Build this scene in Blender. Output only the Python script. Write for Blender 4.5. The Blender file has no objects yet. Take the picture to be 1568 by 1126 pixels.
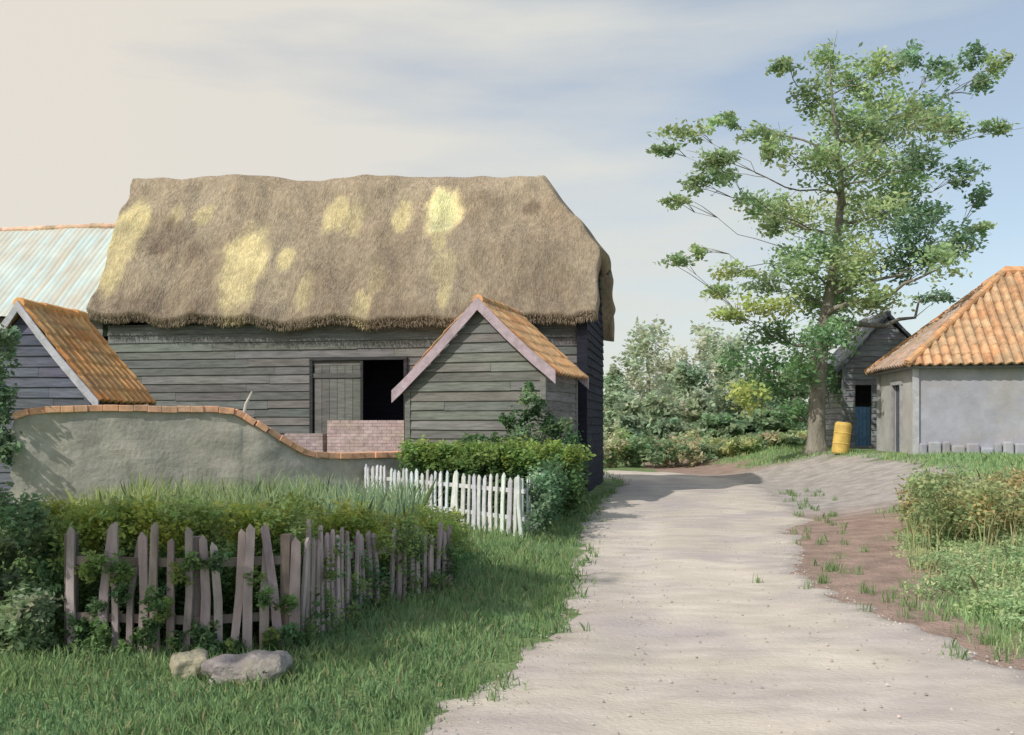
import bpy, math, random, bmesh
import numpy as np
from mathutils import Vector, noise
random.seed(11)
rng = np.random.default_rng(11)

# ---------------------------------------------------------------- survey helpers
F, CX, HY, EYE = 1500.0, 784.0, 650.0, 1.7
def gx(px, d): return (px - CX) / F * d
def gz(py, d): return EYE + (HY - py) / F * d
def pt(px, py, d): return Vector((gx(px, d), d, gz(py, d)))
def sm(a, b, x):
    t = np.clip((np.asarray(x, float) - a) / (b - a), 0, 1)
    return t * t * (3 - 2 * t)

# ---------------------------------------------------------------- materials
def new_mat(name):
    m = bpy.data.materials.new(name); m.use_nodes = True
    nt = m.node_tree
    for n in list(nt.nodes): nt.nodes.remove(n)
    return m, nt, nt.nodes, nt.links

def surf_mat(name, base=None, dark=0.65, light=1.25, scale=3.0, stretch=(1, 1, 1), rough=0.85,
             bump=0.3, bscale=25.0, bdist=0.02, tint=None, tscale=0.8, tamt=0.5, attr=True, spec=0.2):
    m, nt, N, K = new_mat(name)
    out = N.new('ShaderNodeOutputMaterial'); p = N.new('ShaderNodeBsdfPrincipled')
    p.inputs['Roughness'].default_value = rough
    p.inputs['Specular IOR Level'].default_value = spec
    tc = N.new('ShaderNodeTexCoord'); mp = N.new('ShaderNodeMapping')
    mp.inputs['Scale'].default_value = stretch
    K.new(tc.outputs['Object'], mp.inputs['Vector'])
    n1 = N.new('ShaderNodeTexNoise'); n1.inputs['Scale'].default_value = scale
    n1.inputs['Detail'].default_value = 8; n1.inputs['Roughness'].default_value = 0.65
    K.new(mp.outputs[0], n1.inputs['Vector'])
    mr = N.new('ShaderNodeMapRange')
    mr.inputs['From Min'].default_value = 0.3; mr.inputs['From Max'].default_value = 0.7
    mr.inputs['To Min'].default_value = dark; mr.inputs['To Max'].default_value = light
    K.new(n1.outputs['Fac'], mr.inputs['Value'])
    if attr:
        a = N.new('ShaderNodeAttribute'); a.attribute_name = 'Col'; csock = a.outputs['Color']
    else:
        c = N.new('ShaderNodeRGB'); c.outputs[0].default_value = (*base, 1); csock = c.outputs[0]
    if tint:
        n2 = N.new('ShaderNodeTexNoise'); n2.inputs['Scale'].default_value = tscale
        n2.inputs['Detail'].default_value = 5
        K.new(tc.outputs['Object'], n2.inputs['Vector'])
        r2 = N.new('ShaderNodeMapRange'); r2.inputs['From Min'].default_value = 0.45
        r2.inputs['From Max'].default_value = 0.65; r2.inputs['To Max'].default_value = tamt
        K.new(n2.outputs['Fac'], r2.inputs['Value'])
        mx0 = N.new('ShaderNodeMixRGB'); mx0.inputs['Color2'].default_value = (*tint, 1)
        K.new(r2.outputs[0], mx0.inputs['Fac']); K.new(csock, mx0.inputs['Color1'])
        csock = mx0.outputs[0]
    vm = N.new('ShaderNodeVectorMath'); vm.operation = 'SCALE'
    K.new(csock, vm.inputs[0]); K.new(mr.outputs[0], vm.inputs['Scale'])
    K.new(vm.outputs[0], p.inputs['Base Color'])
    n3 = N.new('ShaderNodeTexNoise'); n3.inputs['Scale'].default_value = bscale
    n3.inputs['Detail'].default_value = 6
    K.new(mp.outputs[0], n3.inputs['Vector'])
    b = N.new('ShaderNodeBump'); b.inputs['Strength'].default_value = bump
    b.inputs['Distance'].default_value = bdist
    K.new(n3.outputs['Fac'], b.inputs['Height']); K.new(b.outputs[0], p.inputs['Normal'])
    K.new(p.outputs[0], out.inputs['Surface'])
    return m

def leaf_mat(name, transl=0.35):
    m, nt, N, K = new_mat(name)
    out = N.new('ShaderNodeOutputMaterial'); p = N.new('ShaderNodeBsdfPrincipled')
    p.inputs['Roughness'].default_value = 0.7; p.inputs['Specular IOR Level'].default_value = 0.15
    a = N.new('ShaderNodeAttribute'); a.attribute_name = 'Col'
    t = N.new('ShaderNodeBsdfTranslucent'); mx = N.new('ShaderNodeMixShader')
    mx.inputs[0].default_value = transl
    K.new(a.outputs['Color'], p.inputs['Base Color']); K.new(a.outputs['Color'], t.inputs['Color'])
    K.new(p.outputs[0], mx.inputs[1]); K.new(t.outputs[0], mx.inputs[2])
    K.new(mx.outputs[0], out.inputs['Surface'])
    return m

M_THATCH = surf_mat('thatch', dark=0.68, light=1.22, scale=5, stretch=(2.0, 2.0, 0.5), rough=0.95, bump=0.7, bscale=14, bdist=0.05,
                    tint=(.28, .235, .18), tscale=1.1, tamt=.5)
M_STRAW = leaf_mat('straw', 0.15)
M_BOARD = surf_mat('weatherboard', dark=0.6, light=1.3, scale=2.2, stretch=(1, 1, 9), bump=0.5, bscale=9, bdist=0.012,
                   tint=(0.17, 0.175, 0.16), tscale=0.7, tamt=0.4)
M_DOOR_SHADE = surf_mat('door_and_shade_board', dark=0.6, light=1.3, scale=2.2, stretch=(1, 1, 9), bump=0.4, bscale=9, bdist=0.01)  # for door parts and the near-black boards that paint in shade
M_TILE = surf_mat('clay_pantile', dark=0.66, light=1.25, scale=5, bump=0.3, bscale=40, bdist=0.008,
                  tint=(0.36, 0.28, 0.18), tscale=1.3, tamt=0.5)
M_CORR = surf_mat('corrugated_iron', dark=0.88, light=1.08, scale=2, stretch=(1, 1, 0.3), rough=0.8, bump=0.05,
                  tint=(0.52, 0.46, 0.36), tscale=0.9, tamt=0.25, spec=0.1)
M_BARGE = surf_mat('painted_bargeboard', dark=0.7, light=1.15, scale=6, bump=0.3, bscale=30)
M_RENDER = surf_mat('old_render', dark=0.72, light=1.2, scale=2.6, bump=0.5, bscale=14, bdist=0.025,
                    tint=(0.50, 0.46, 0.38), tscale=1.1, tamt=0.6)
M_BRICK = surf_mat('pale_brick', dark=0.65, light=1.2, scale=6, bump=0.4, bscale=40, bdist=0.01, tint=(.42, .36, .28), tscale=2.2, tamt=.45)
M_PLASTER = surf_mat('limewash_plaster', dark=0.78, light=1.12, scale=1.4, bump=0.35, bscale=12, bdist=0.02,
                     tint=(0.46, 0.43, 0.40), tscale=0.8, tamt=0.6)
M_WHITE = surf_mat('white_paint', dark=0.7, light=1.08, scale=9, bump=0.15, bscale=40)
M_PALE = surf_mat('weathered_pale', dark=0.55, light=1.3, scale=6, stretch=(1, 1, 0.25), bump=0.5, bscale=40, bdist=0.01)
M_BARK = surf_mat('bark', dark=0.55, light=1.3, scale=5, stretch=(1, 1, 0.3), bump=0.8, bscale=14, bdist=0.05)
M_ROCK = surf_mat('stone', dark=0.5, light=1.3, scale=5, bump=0.9, bscale=16, bdist=0.04,
                  tint=(0.22, 0.21, 0.15), tscale=4, tamt=0.6)
M_LEAF = leaf_mat('foliage', 0.45)
M_GRASS = leaf_mat('grass_blades', 0.35)
M_DRUM = surf_mat('drum_plastic', dark=0.7, light=1.1, scale=4, rough=0.55, bump=0.05)

# ---------------------------------------------------------------- mesh builder
class MB:
    def __init__(s): s.v = []; s.f = []; s.c = []
    def add(s, vs, fs, col):
        o = len(s.v); s.v += [tuple(x) for x in vs]
        s.f += [tuple(i + o for i in f) for f in fs]
        if isinstance(col, list): s.c += [tuple(c) for c in col]
        else: s.c += [tuple(col)] * len(vs)
    def hexa(s, p, col):
        s.add(p, [(0, 1, 2, 3), (7, 6, 5, 4), (0, 4, 5, 1), (1, 5, 6, 2), (2, 6, 7, 3), (3, 7, 4, 0)], col)
    def box(s, c, ax, ay, az, col):
        c = Vector(c); ax, ay, az = Vector(ax), Vector(ay), Vector(az)
        s.hexa([c - ax - ay - az, c + ax - ay - az, c + ax - ay + az, c - ax - ay + az,
                c - ax + ay - az, c + ax + ay - az, c + ax + ay + az, c - ax + ay + az], col)
    def tube(s, pts, rad, col, seg=8, cap=True):
        pts = [Vector(p) for p in pts]
        n = len(pts); vs = []; fs = []
        for i, p in enumerate(pts):
            t = (pts[min(i + 1, n - 1)] - pts[max(i - 1, 0)]).normalized()
            up = Vector((0, 0, 1)) if abs(t.z) < 0.9 else Vector((0, 1, 0))
            a = t.cross(up).normalized(); b = t.cross(a)
            for k in range(seg):
                th = 2 * math.pi * k / seg
                vs.append(p + (a * math.cos(th) + b * math.sin(th)) * rad[i])
        for i in range(n - 1):
            for k in range(seg):
                k2 = (k + 1) % seg
                fs.append((i * seg + k, i * seg + k2, (i + 1) * seg + k2, (i + 1) * seg + k))
        if cap:
            fs.append(tuple(range(seg))[::-1]); fs.append(tuple((n - 1) * seg + k for k in range(seg)))
        s.add(vs, fs, col)
    def build(s, name, mat, parent=None, smooth=False):
        return mesh_obj(name, s.v, s.f, s.c, mat, parent, smooth)

def mesh_obj(name, v, f, c, mat, parent=None, smooth=False, fix=True):
    me = bpy.data.meshes.new(name); me.from_pydata(v, [], f)
    if c is not None:
        a = me.color_attributes.new('Col', 'FLOAT_COLOR', 'POINT')
        arr = np.ones((len(v), 4), np.float32); arr[:, :3] = np.asarray(c, np.float32)
        a.data.foreach_set('color', arr.ravel())
    me.materials.append(mat)
    if fix:
        bm = bmesh.new(); bm.from_mesh(me); bmesh.ops.recalc_face_normals(bm, faces=bm.faces); bm.to_mesh(me); bm.free()
    if smooth: me.polygons.foreach_set('use_smooth', [True] * len(me.polygons))
    me.update()
    ob = bpy.data.objects.new(name, me); bpy.context.scene.collection.objects.link(ob)
    if parent: ob.parent = parent
    return ob

def raw_mesh(name, V, nper, C, mat, parent=None):
    n = len(V) // nper
    me = bpy.data.meshes.new(name); me.vertices.add(len(V)); me.vertices.foreach_set('co', V.astype(np.float32).ravel())
    me.loops.add(len(V)); me.loops.foreach_set('vertex_index', np.arange(len(V), dtype=np.int32))
    me.polygons.add(n); me.polygons.foreach_set('loop_start', (np.arange(n) * nper).astype(np.int32))
    me.update(calc_edges=True)
    a = me.color_attributes.new('Col', 'FLOAT_COLOR', 'POINT')
    arr = np.ones((len(V), 4), np.float32); arr[:, :3] = np.repeat(C, nper, axis=0)
    a.data.foreach_set('color', arr.ravel())
    me.materials.append(mat); me.validate()
    ob = bpy.data.objects.new(name, me); bpy.context.scene.collection.objects.link(ob)
    if parent: ob.parent = parent
    return ob

def empty(name, loc=(0, 0, 0)):
    e = bpy.data.objects.new(name, None); bpy.context.scene.collection.objects.link(e)
    return e

def vc(col, var=0.15):
    k = 1 + random.uniform(-var, var)
    return tuple(max(0, c * k * (1 + random.uniform(-var, var) * 0.25)) for c in col)

# ---------------------------------------------------------------- terrain
LANE = [((-2.4, -14), (4.6, -14)), ((-1.6, -4), (4.3, -4)), ((-1.1, 3), (4.0, 3)), ((-0.65, 5.3), (3.8, 5.4)), ((0.05, 7.2), (3.55, 7.4)),
        ((0.45, 9), (3.3, 9.2)), ((0.65, 11), (3.4, 11)), ((0.85, 14), (4.2, 14)), ((1.2, 17), (5.2, 17)),
        ((1.75, 21), (6.1, 21)), ((2.5, 25), (6.8, 25.5)), ((3.2, 28.5), (7.0, 29)), ((2.9, 31), (6.4, 32.5)),
        ((0.5, 32.3), (3.6, 36)), ((-6, 34), (-4, 38.5)), ((-16, 36), (-14, 40)), ((-30, 38), (-28, 43))]
XR = (np.array([5, 7.3, 9, 11, 14, 17, 21, 25, 29, 33, 40.]), np.array([3.8, 3.5, 3.3, 3.4, 4.2, 5.2, 6.1, 6.8, 7.0, 6.6, 6.0]))
XL = (np.array([-14, 3, 5.3, 7.2, 9, 11, 14, 17, 21, 25, 28.5]), np.array([-2.4, -1.1, -.65, .05, .45, .65, .85, 1.2, 1.75, 2.5, 3.2]))
def H(x, y):
    x = np.asarray(x, float); y = np.asarray(y, float)
    xr = np.interp(y, *XR)
    h = 0.85 * sm(0.1, 4.6, x - xr) * sm(6, 25, y)
    h = h + 0.018 * np.sin(x * 1.7 + 0.6 * y) * np.cos(y * 1.3 - x * 0.5) + 0.01 * np.sin(x * 3.1 + 1) * np.sin(y * 2.7)
    xl = np.interp(y, *XL)
    h = h + 0.07 * sm(0.0, 0.8, xl - x) * sm(3, 6, y)
    return h
def Hf(x, y): return float(H(x, y))

def axis(c0, c1, step, far):
    a = list(np.arange(c0, c1 + 1e-6, step)); out = []
    s = step
    x = c1
    while x < far: s *= 1.25; x += s; out.append(x)
    left = []; x = c0; s = step
    while x > -far: s *= 1.25; x -= s; left.append(x)
    return np.array(left[::-1] + a + out)
xs = axis(-16, 18, 0.2, 700); ys = axis(-2, 42, 0.2, 700)
X, Y = np.meshgrid(xs, ys); Z = H(X, Y)
nx, ny = len(xs), len(ys)
V = np.stack([X, Y, Z], -1).reshape(-1, 3)
idx = np.arange(nx * ny).reshape(ny, nx)
FQ = np.stack([idx[:-1, :-1], idx[:-1, 1:], idx[1:, 1:], idx[1:, :-1]], -1).reshape(-1, 4)
xr = np.interp(V[:, 1], *XR); xl = np.interp(V[:, 1], *XL)
wob = 0.35 * np.sin(V[:, 1] * 1.9) + 0.25 * np.sin(V[:, 1] * 4.3 + V[:, 0] * 2)
e = sm(2.6, 1.3, V[:, 0] - xr + wob) * sm(8.5, 10.5, V[:, 1]) * (V[:, 0] > xr - 1)
e = np.maximum(e, sm(.75, .4, V[:, 0] - xr + wob * .4) * (V[:, 0] > xr - 1))
yard = sm(4.2, 3.2, V[:, 0] - xr + wob) * sm(17, 20, V[:, 1]) * sm(34, 31, V[:, 1]) * (V[:, 0] > xr - 1)
turf = np.array([0.19, 0.26, 0.11]); earth = np.array([0.36, 0.26, 0.215]); dust = np.array([0.44, 0.40, 0.37])
C = turf[None] * (1 - e[:, None]) + earth[None] * e[:, None]
C = C * (1 - yard[:, None]) + dust[None] * yard[:, None]
M_GROUND = surf_mat('ground_turf', dark=0.65, light=1.25, scale=2.5, bump=0.8, bscale=22, bdist=0.05)
g = mesh_obj('ground', V.tolist(), FQ.tolist(), C, M_GROUND, smooth=True, fix=False)

def catmull(P, n):
    P = np.array(P, float); out = []
    for i in range(len(P) - 1):
        p0, p1, p2, p3 = P[max(i - 1, 0)], P[i], P[i + 1], P[min(i + 2, len(P) - 1)]
        for k in range(n):
            t = k / n
            out.append(0.5 * ((2 * p1) + (-p0 + p2) * t + (2 * p0 - 5 * p1 + 4 * p2 - p3) * t * t + (-p0 + 3 * p1 - 3 * p2 + p3) * t ** 3))
    out.append(P[-1]); return np.array(out)
Lp = catmull([a for a, b in LANE], 24); Rp = catmull([b for a, b in LANE], 24)
nl = len(Lp); nc = 26
lv = []; lc = []
for i in range(nl):
    a, b = Lp[i], Rp[i]
    na = 0.26 * noise.noise(Vector((a[0] * 1.5, a[1] * 1.5, 0))) + 0.18 * noise.noise(Vector((a[0] * 5, a[1] * 5, 3)))
    nb = 0.38 * noise.noise(Vector((b[0] * 1.2, b[1] * 1.2, 7))) + 0.24 * noise.noise(Vector((b[0] * 5, b[1] * 5, 9)))
    dr = (b - a) / np.linalg.norm(b - a)
    a = a + dr * na; b = b + dr * nb
    for j in range(nc + 1):
        t = j / nc; q = a + (b - a) * t
        edge = min(t, 1 - t) * nc
        z = Hf(q[0], q[1]) + (0.022 if edge >= 1 else -0.03)
        rut = 0.0
        for rc in (0.3, 0.68): rut += math.exp(-((t - rc) / 0.07) ** 2)
        z += -0.014 * rut + 0.008 * noise.noise(Vector((q[0], q[1], 0)) * 2)
        lv.append((q[0], q[1], z))
        k = 1.0 + 0.08 * rut
        m = 0.5 + 0.5 * noise.noise(Vector((q[0] * .8, q[1] * .4, 5)))
        cc = np.array([0.67, 0.60, 0.515]) * (1 - 0.22 * m) * k
        if edge < 2: cc = cc * 0.8
        lc.append(cc)
lf = [(i * (nc + 1) + j, i * (nc + 1) + j + 1, (i + 1) * (nc + 1) + j + 1, (i + 1) * (nc + 1) + j) for i in range(nl - 1) for j in range(nc)]
M_LANE = surf_mat('lane_dust', dark=0.8, light=1.12, scale=2.2, stretch=(0.7, 1.6, 1), bump=0.65, bscale=35, bdist=0.02,
                  tint=(0.49, 0.43, 0.42), tscale=0.7, tamt=0.85)
mesh_obj('dirt_lane', lv, lf, lc, M_LANE, smooth=True, fix=False)
mb = MB()
for i in range(2600):
    y = 4.5 + 22 * random.random() ** 1.6
    a, b = np.interp(y, *XL), np.interp(y, *XR)
    t = random.random()
    t = t if random.random() < .4 else (0.02 + 0.12 * t if random.random() < .5 else 0.98 - 0.12 * t)
    x = a + (b - a) * t
    r = random.uniform(0.004, 0.017)
    z = Hf(x, y) + 0.024
    vs = [(x + r * math.cos(k * 1.26 + i) * random.uniform(.7, 1.2), y + r * math.sin(k * 1.26 + i) * random.uniform(.7, 1.2), z - .004) for k in range(5)] + [(x, y, z + r * .6)]
    mb.add(vs, [(k, (k + 1) % 5, 5) for k in range(5)], vc((0.46, 0.42, 0.38), .3))
mb.build('lane_pebbles', M_BRICK)

# ---------------------------------------------------------------- building helpers
class Frame:
    def __init__(s, x, y, deg):
        a = math.radians(deg); s.o = Vector((x, y, 0))
        s.r = Vector((math.cos(a), -math.sin(a), 0)); s.b = Vector((math.sin(a), math.cos(a), 0))
    def p(s, a, b, z): return s.o + s.r * a + s.b * b + Vector((0, 0, z))

def boards(mb, P, Q, n, z0, z1, interval=None, openings=(), h=0.2, col=(.15, .15, .145), var=.22, seg=3.2):
    P = Vector(P); Q = Vector(Q); P.z = Q.z = 0; D = Q - P; L = D.length; d = D / L; n = Vector(n)
    z = z0
    while z < z1 - 0.03:
        zt = min(z + h, z1)
        i0 = interval(z) if interval else (0, L)
        if i0 is None: break
        i1 = interval(zt) if interval else (0, L)
        if i1 is None: m_ = (i0[0] + i0[1]) / 2; i1 = (m_ - .02, m_ + .02)
        s = i0[0] + random.uniform(.8, seg)
        js = []
        while s < i0[1] - .6: js.append(s); s += random.uniform(1.6, seg)
        pts = [i0[0]] + js + [i0[1]]; iv = [(pts[k], pts[k + 1]) for k in range(len(pts) - 1)]
        for (o0, o1, lo, hi) in openings:
            if lo < (z + zt) / 2 < hi:
                nv = []
                for a, b in iv:
                    if b <= o0 or a >= o1: nv.append((a, b)); continue
                    if a < o0: nv.append((a, o0))
                    if b > o1: nv.append((o1, b))
                iv = nv
        for a, b in iv:
            at = i1[0] if abs(a - i0[0]) < 1e-6 else a
            bt = i1[1] if abs(b - i0[1]) < 1e-6 else b
            at = min(at, bt - .01)
            dz = random.uniform(-.01, .01); dz2 = dz + random.uniform(-.012, .012); o = random.uniform(.0, .008)
            fb, ft, th = 0.045 + o, 0.016, 0.02
            lap = 0.03 if zt < z1 - .001 else 0
            def q(s_, zz, off): return P + d * s_ + n * off + Vector((0, 0, zz))
            a2, b2 = a + .003, b - .003
            mb.hexa([q(a2, z + dz, fb), q(b2, z + dz2, fb), q(bt - .003, zt + dz2 + lap, ft), q(at + .003, zt + dz + lap, ft),
                     q(a2, z + dz, fb - th), q(b2, z + dz2, fb - th), q(bt - .003, zt + dz2 + lap, ft - th), q(at + .003, zt + dz + lap, ft - th)], vc(col, var))
        z += h

def hsh(a, b, k=0):
    v = math.sin(a * 127.1 + b * 311.7 + k * 74.7) * 43758.5453
    return v - math.floor(v)

def roof_face(name, O, u, s, Lu, vmin, vmax, mat, parent, period=0.24, amp=0.03, row=0.33, saw=0.022, col=(.5, .2, .08),
              du=0.04, dv=0.066, var=.2, thick=0.05, sag=0.0):
    O = Vector(O); u = Vector(u).normalized(); s = Vector(s).normalized(); n = u.cross(s)
    if n.z < 0: n = -n
    nu = max(2, int(Lu / du)); vs = []; cs = []
    VM = max(vmax(Lu * i / nu) - vmin(Lu * i / nu) for i in range(nu + 1)); nv = max(2, int(VM / dv))
    for i in range(nu + 1):
        a = Lu * i / nu; v0, v1 = vmin(a), vmax(a)
        for j in range(nv + 1):
            v = v0 + (v1 - v0) * j / nv
            w = amp * (math.sin(2 * math.pi * a / period)) + (saw * (1 - (v / row) % 1.0) if saw else 0)
            w += 0.045 * noise.noise(Vector((a * .8, v * .8, O.x)))
            w -= sag * math.sin(math.pi * a / Lu) * (v / max(VM, .1))
            ti, tj = math.floor(a / period + .25), math.floor(v / row)
            if saw: w += .012 * (hsh(ti, tj, 7) - .5)
            k = 1 + var * (hsh(ti, tj) - .5) * 2
            k *= 0.82 + .18 * math.sin(2 * math.pi * a / period) if saw else 1
            if saw and (v / row) % 1.0 < .12: k *= .88
            hue = hsh(ti, tj, 3)
            c = (col[0] * k, col[1] * k * (0.88 + .3 * hue), col[2] * k * (0.85 + .5 * hue))
            vs.append(O + u * a + s * v + n * (w + .03)); cs.append(c)
    fs = [(i * (nv + 1) + j, (i + 1) * (nv + 1) + j, (i + 1) * (nv + 1) + j + 1, i * (nv + 1) + j + 1) for i in range(nu) for j in range(nv)]
    ob = mesh_obj(name, [tuple(x) for x in vs], fs, cs, mat, parent, smooth=False, fix=False)
    md = ob.modifiers.new('t', 'SOLIDIFY'); md.thickness = thick; md.offset = 0
    return ob

def ridge_tiles(name, A, B, r, mat, parent, col, step=0.35):
    A, B = Vector(A), Vector(B); L = (B - A).length; n = max(1, int(L / step)); mb = MB()
    for i in range(n):
        j = Vector((0, 0, random.uniform(-.012, .012)))
        p, q = A.lerp(B, i / n) + j, A.lerp(B, (i + 1.08) / n) + j
        mb.tube([p, q], [r * 1.06, r * .94], vc(col, .18), seg=10)
    return mb.build(name, mat, parent)

def gable_building(name, fr, hl, hr, zl, zr, za, length, base, wallcol, roofcol, bargecol, over=.25, front_over=.15,
                   rmat=None, openings=(), tile=True, barge_w=.13, bh=.2, endover=.1):
    P = empty(name); rmat = rmat or M_TILE
    wl, wr = hl - over, hr - over
    kl, kr = (za - zl) / hl, (za - zr) / hr
    drop = .12
    def interval(z):
        a = min(wl, max(0, (za - drop - z) / kl)); b = min(wr, max(0, (za - drop - z) / kr))
        if a + b < .08: return None
        return (wl - a, wl + b)
    mb = MB()
    boards(mb, fr.p(-wl, 0, 0), fr.p(wr, 0, 0), -fr.b, base, za - drop, interval, openings, h=bh, col=wallcol)
    boards(mb, fr.p(-wl, length, 0), fr.p(wr, length, 0), fr.b, base, za - drop, interval, h=bh, col=wallcol)
    boards(mb, fr.p(-wl, 0, 0), fr.p(-wl, length, 0), -fr.r, base, za - drop - kl * wl, h=bh, col=wallcol)
    boards(mb, fr.p(wr, 0, 0), fr.p(wr, length, 0), fr.r, base, za - drop - kr * wr, h=bh, col=wallcol)
    for a in (-wl, wr):
        for b in (0, length):
            zt = za - drop - (kl if a < 0 else kr) * abs(a)
            mb.box(fr.p(a, b, (base + zt) / 2), fr.r * .06, fr.b * .06, Vector((0, 0, (zt - base) / 2)), vc(wallcol, .1))
    mb.build('walls', M_BOARD, P)
    Lr = length + front_over + endover
    for nm, sg, hw, ze, k in (('roof_slope_a', -1, hl, zl, kl), ('roof_slope_b', 1, hr, zr, kr)):
        O = fr.p(sg * hw, -front_over, ze)
        sl = Vector(fr.r * (-sg * hw)) + Vector((0, 0, za - ze)); SL = sl.length
        if tile:
            roof_face(nm, O, fr.b, sl, Lr, lambda a: 0, lambda a: SL, rmat, P, col=roofcol)
        else:
            roof_face(nm, O, fr.b, sl, Lr, lambda a: 0, lambda a: SL, rmat, P, col=roofcol, period=.4, amp=.004, saw=.012, row=.25, du=.1)
    ridge_tiles('ridge', fr.p(0, -front_over, za + .05), fr.p(0, length + endover, za + .05), .11, rmat, P, roofcol)
    mb = MB()
    for fb in (-front_over - .03, length + endover + .03):
        for sg, hw, ze in ((-1, hl, zl), (1, hr, zr)):
            N = 8; tp = []
            for i in range(N + 1):
                t = i / N; sag = -.05 * math.sin(math.pi * t) + random.uniform(-.008, .008)
                tp.append((sg * hw * 1.03 * t, za + .08 + (ze - za) * 1.03 * t + sag))
            for i in range(N):
                (a0, z0), (a1, z1) = tp[i], tp[i + 1]
                bw = barge_w * 1.5
                f = fb - .02; g2 = fb + .02
                mb.hexa([fr.p(a0, f, z0 - bw), fr.p(a1, f, z1 - bw), fr.p(a1, f, z1 + .03), fr.p(a0, f, z0 + .03),
                         fr.p(a0, g2, z0 - bw), fr.p(a1, g2, z1 - bw), fr.p(a1, g2, z1 + .03), fr.p(a0, g2, z0 + .03)], vc(bargecol, .05))
    mb.build('bargeboards', M_BARGE, P)
    return P

# ---------------------------------------------------------------- foliage helpers
def leaf_arrays(clumps, seed=0, spread=.17):
    r = np.random.default_rng(seed); Vs = []; Cs = []
    for (c, rad, n, size, col) in clumps:
        c = np.array(c, float); rad = np.array(rad, float); col = np.array(col, float)
        k = max(3, int(n / 28))
        d = r.normal(size=(k, 3)); d /= np.linalg.norm(d, axis=1)[:, None]
        sub = c + d * rad * (r.random((k, 1)) ** 0.45)
        sb = r.uniform(.66, 1.28, (k, 1)) * (1 + .12 * d[:, 2:3]); sh = r.uniform(-.12, .12, k)  # upper tufts coloured lighter, as if lit from above
        w = r.integers(0, k, n)
        pos = sub[w] + r.normal(size=(n, 3)) * rad * spread
        a = r.normal(size=(n, 3)); a[:, 2] *= .6; a /= np.linalg.norm(a, axis=1)[:, None]
        nn = r.normal(size=(n, 3)); nn[:, 2] += .8
        b = np.cross(a, nn); b /= (np.linalg.norm(b, axis=1)[:, None] + 1e-6)
        s = size * r.uniform(.6, 1.3, (n, 1))
        V = np.stack([pos - a * s, pos + b * s * .5, pos + a * s, pos - b * s * .5], 1).reshape(-1, 3)
        cc = col[None] * sb[w] * r.uniform(.85, 1.15, (n, 1))
        cc[:, 0] *= 1 + sh[w]
        Vs.append(V); Cs.append(cc)
    return np.concatenate(Vs), np.concatenate(Cs)
def leaves(name, clumps, parent=None, seed=0, spread=.17):
    V, C = leaf_arrays(clumps, seed, spread); return raw_mesh(name, V, 4, np.clip(C, 0, .75), M_LEAF, parent)

def blades(name, P, h, w, lean, C, mat=None, parent=None, seed=1):
    r = np.random.default_rng(seed); n = len(P)
    th = r.uniform(0, 2 * np.pi, n); side = np.stack([np.cos(th), np.sin(th), np.zeros(n)], 1)
    ld = r.uniform(0, 2 * np.pi, n); lv_ = np.stack([np.cos(ld), np.sin(ld), np.zeros(n)], 1) * (lean * r.uniform(.1, 1, n))[:, None]
    up = np.array([0, 0, 1.])
    hh = h[:, None]; ww = w[:, None]
    b1 = P - side * ww; b2 = P + side * ww
    mid = P + up * hh * .6 + lv_ * hh * .3
    m1 = mid - side * ww * .75; m2 = mid + side * ww * .75
    tip = P + up * hh * .97 + lv_ * hh
    V = np.stack([b1, b2, m2, tip, m1], 1).reshape(-1, 3)
    return raw_mesh(name, V, 5, C, mat or M_GRASS, parent)

# ================================================================ THATCHED BARN
barn = empty('thatched_barn')
bf = Frame(1.69, 23.2, 10.0)
def bp(L, v, z): return bf.p(-L, v, z)
def ze(L): return 4.32 - 0.16 * math.sin(math.pi * min(max(L, 0), 12.6) / 12.6) + 0.26 * (L / 12.6) + .09 * noise.noise(Vector((L * 1.1, 2, 0)))
def zr(L): return 8.40 + 0.042 * L + .15 * noise.noise(Vector((L * .45, 8, 0))) + .06 * noise.noise(Vector((L * 1.5, 5, 0)))
def rp(L, w, raw=False):
    wp = w if w <= 1 else 2 - w
    v = -.45 + 3.15 * w
    a, b = ze(L), zr(L)
    z = a + (b - a) * wp + .10 * math.sin(math.pi * wp)
    z -= .16 * math.exp(-((1 - wp) / .035) ** 2)
    lump = .12 * noise.noise(Vector((L * .9, w * 4, 1))) + .05 * noise.noise(Vector((L * 2.6, w * 8, 4)))
    lump *= min(1, (1 - wp) * 7)
    z += lump * 1.3
    v += (-lump if w <= 1 else lump)
    return bp(L, v, z)
def Lmin(w):
    wp = w if w <= 1 else 2 - w
    return -.32 + 1.88 * max(0, (wp - .39) / .61) - .05 * noise.noise(Vector((w * 6, 0, 0)))
def Lmax(w):
    wp = w if w <= 1 else 2 - w
    return 12.62 + .5 * wp + .14 * noise.noise(Vector((w * 5, 3, 0)))
def L_on(px, w):
    lo, hi = -1, 14
    for _ in range(40):
        m_ = (lo + hi) / 2; q = rp(m_, w)
        if q.x / q.y * F + CX > px: lo = m_
        else: hi = m_
    return lo
def w_on(px, py):
    lo, hi = 0, 1
    for _ in range(30):
        m_ = (lo + hi) / 2; q = rp(L_on(px, m_), m_)
        if HY - (q.z - EYE) / q.y * F > py: lo = m_
        else: hi = m_
    return lo
PATCH = []
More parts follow.
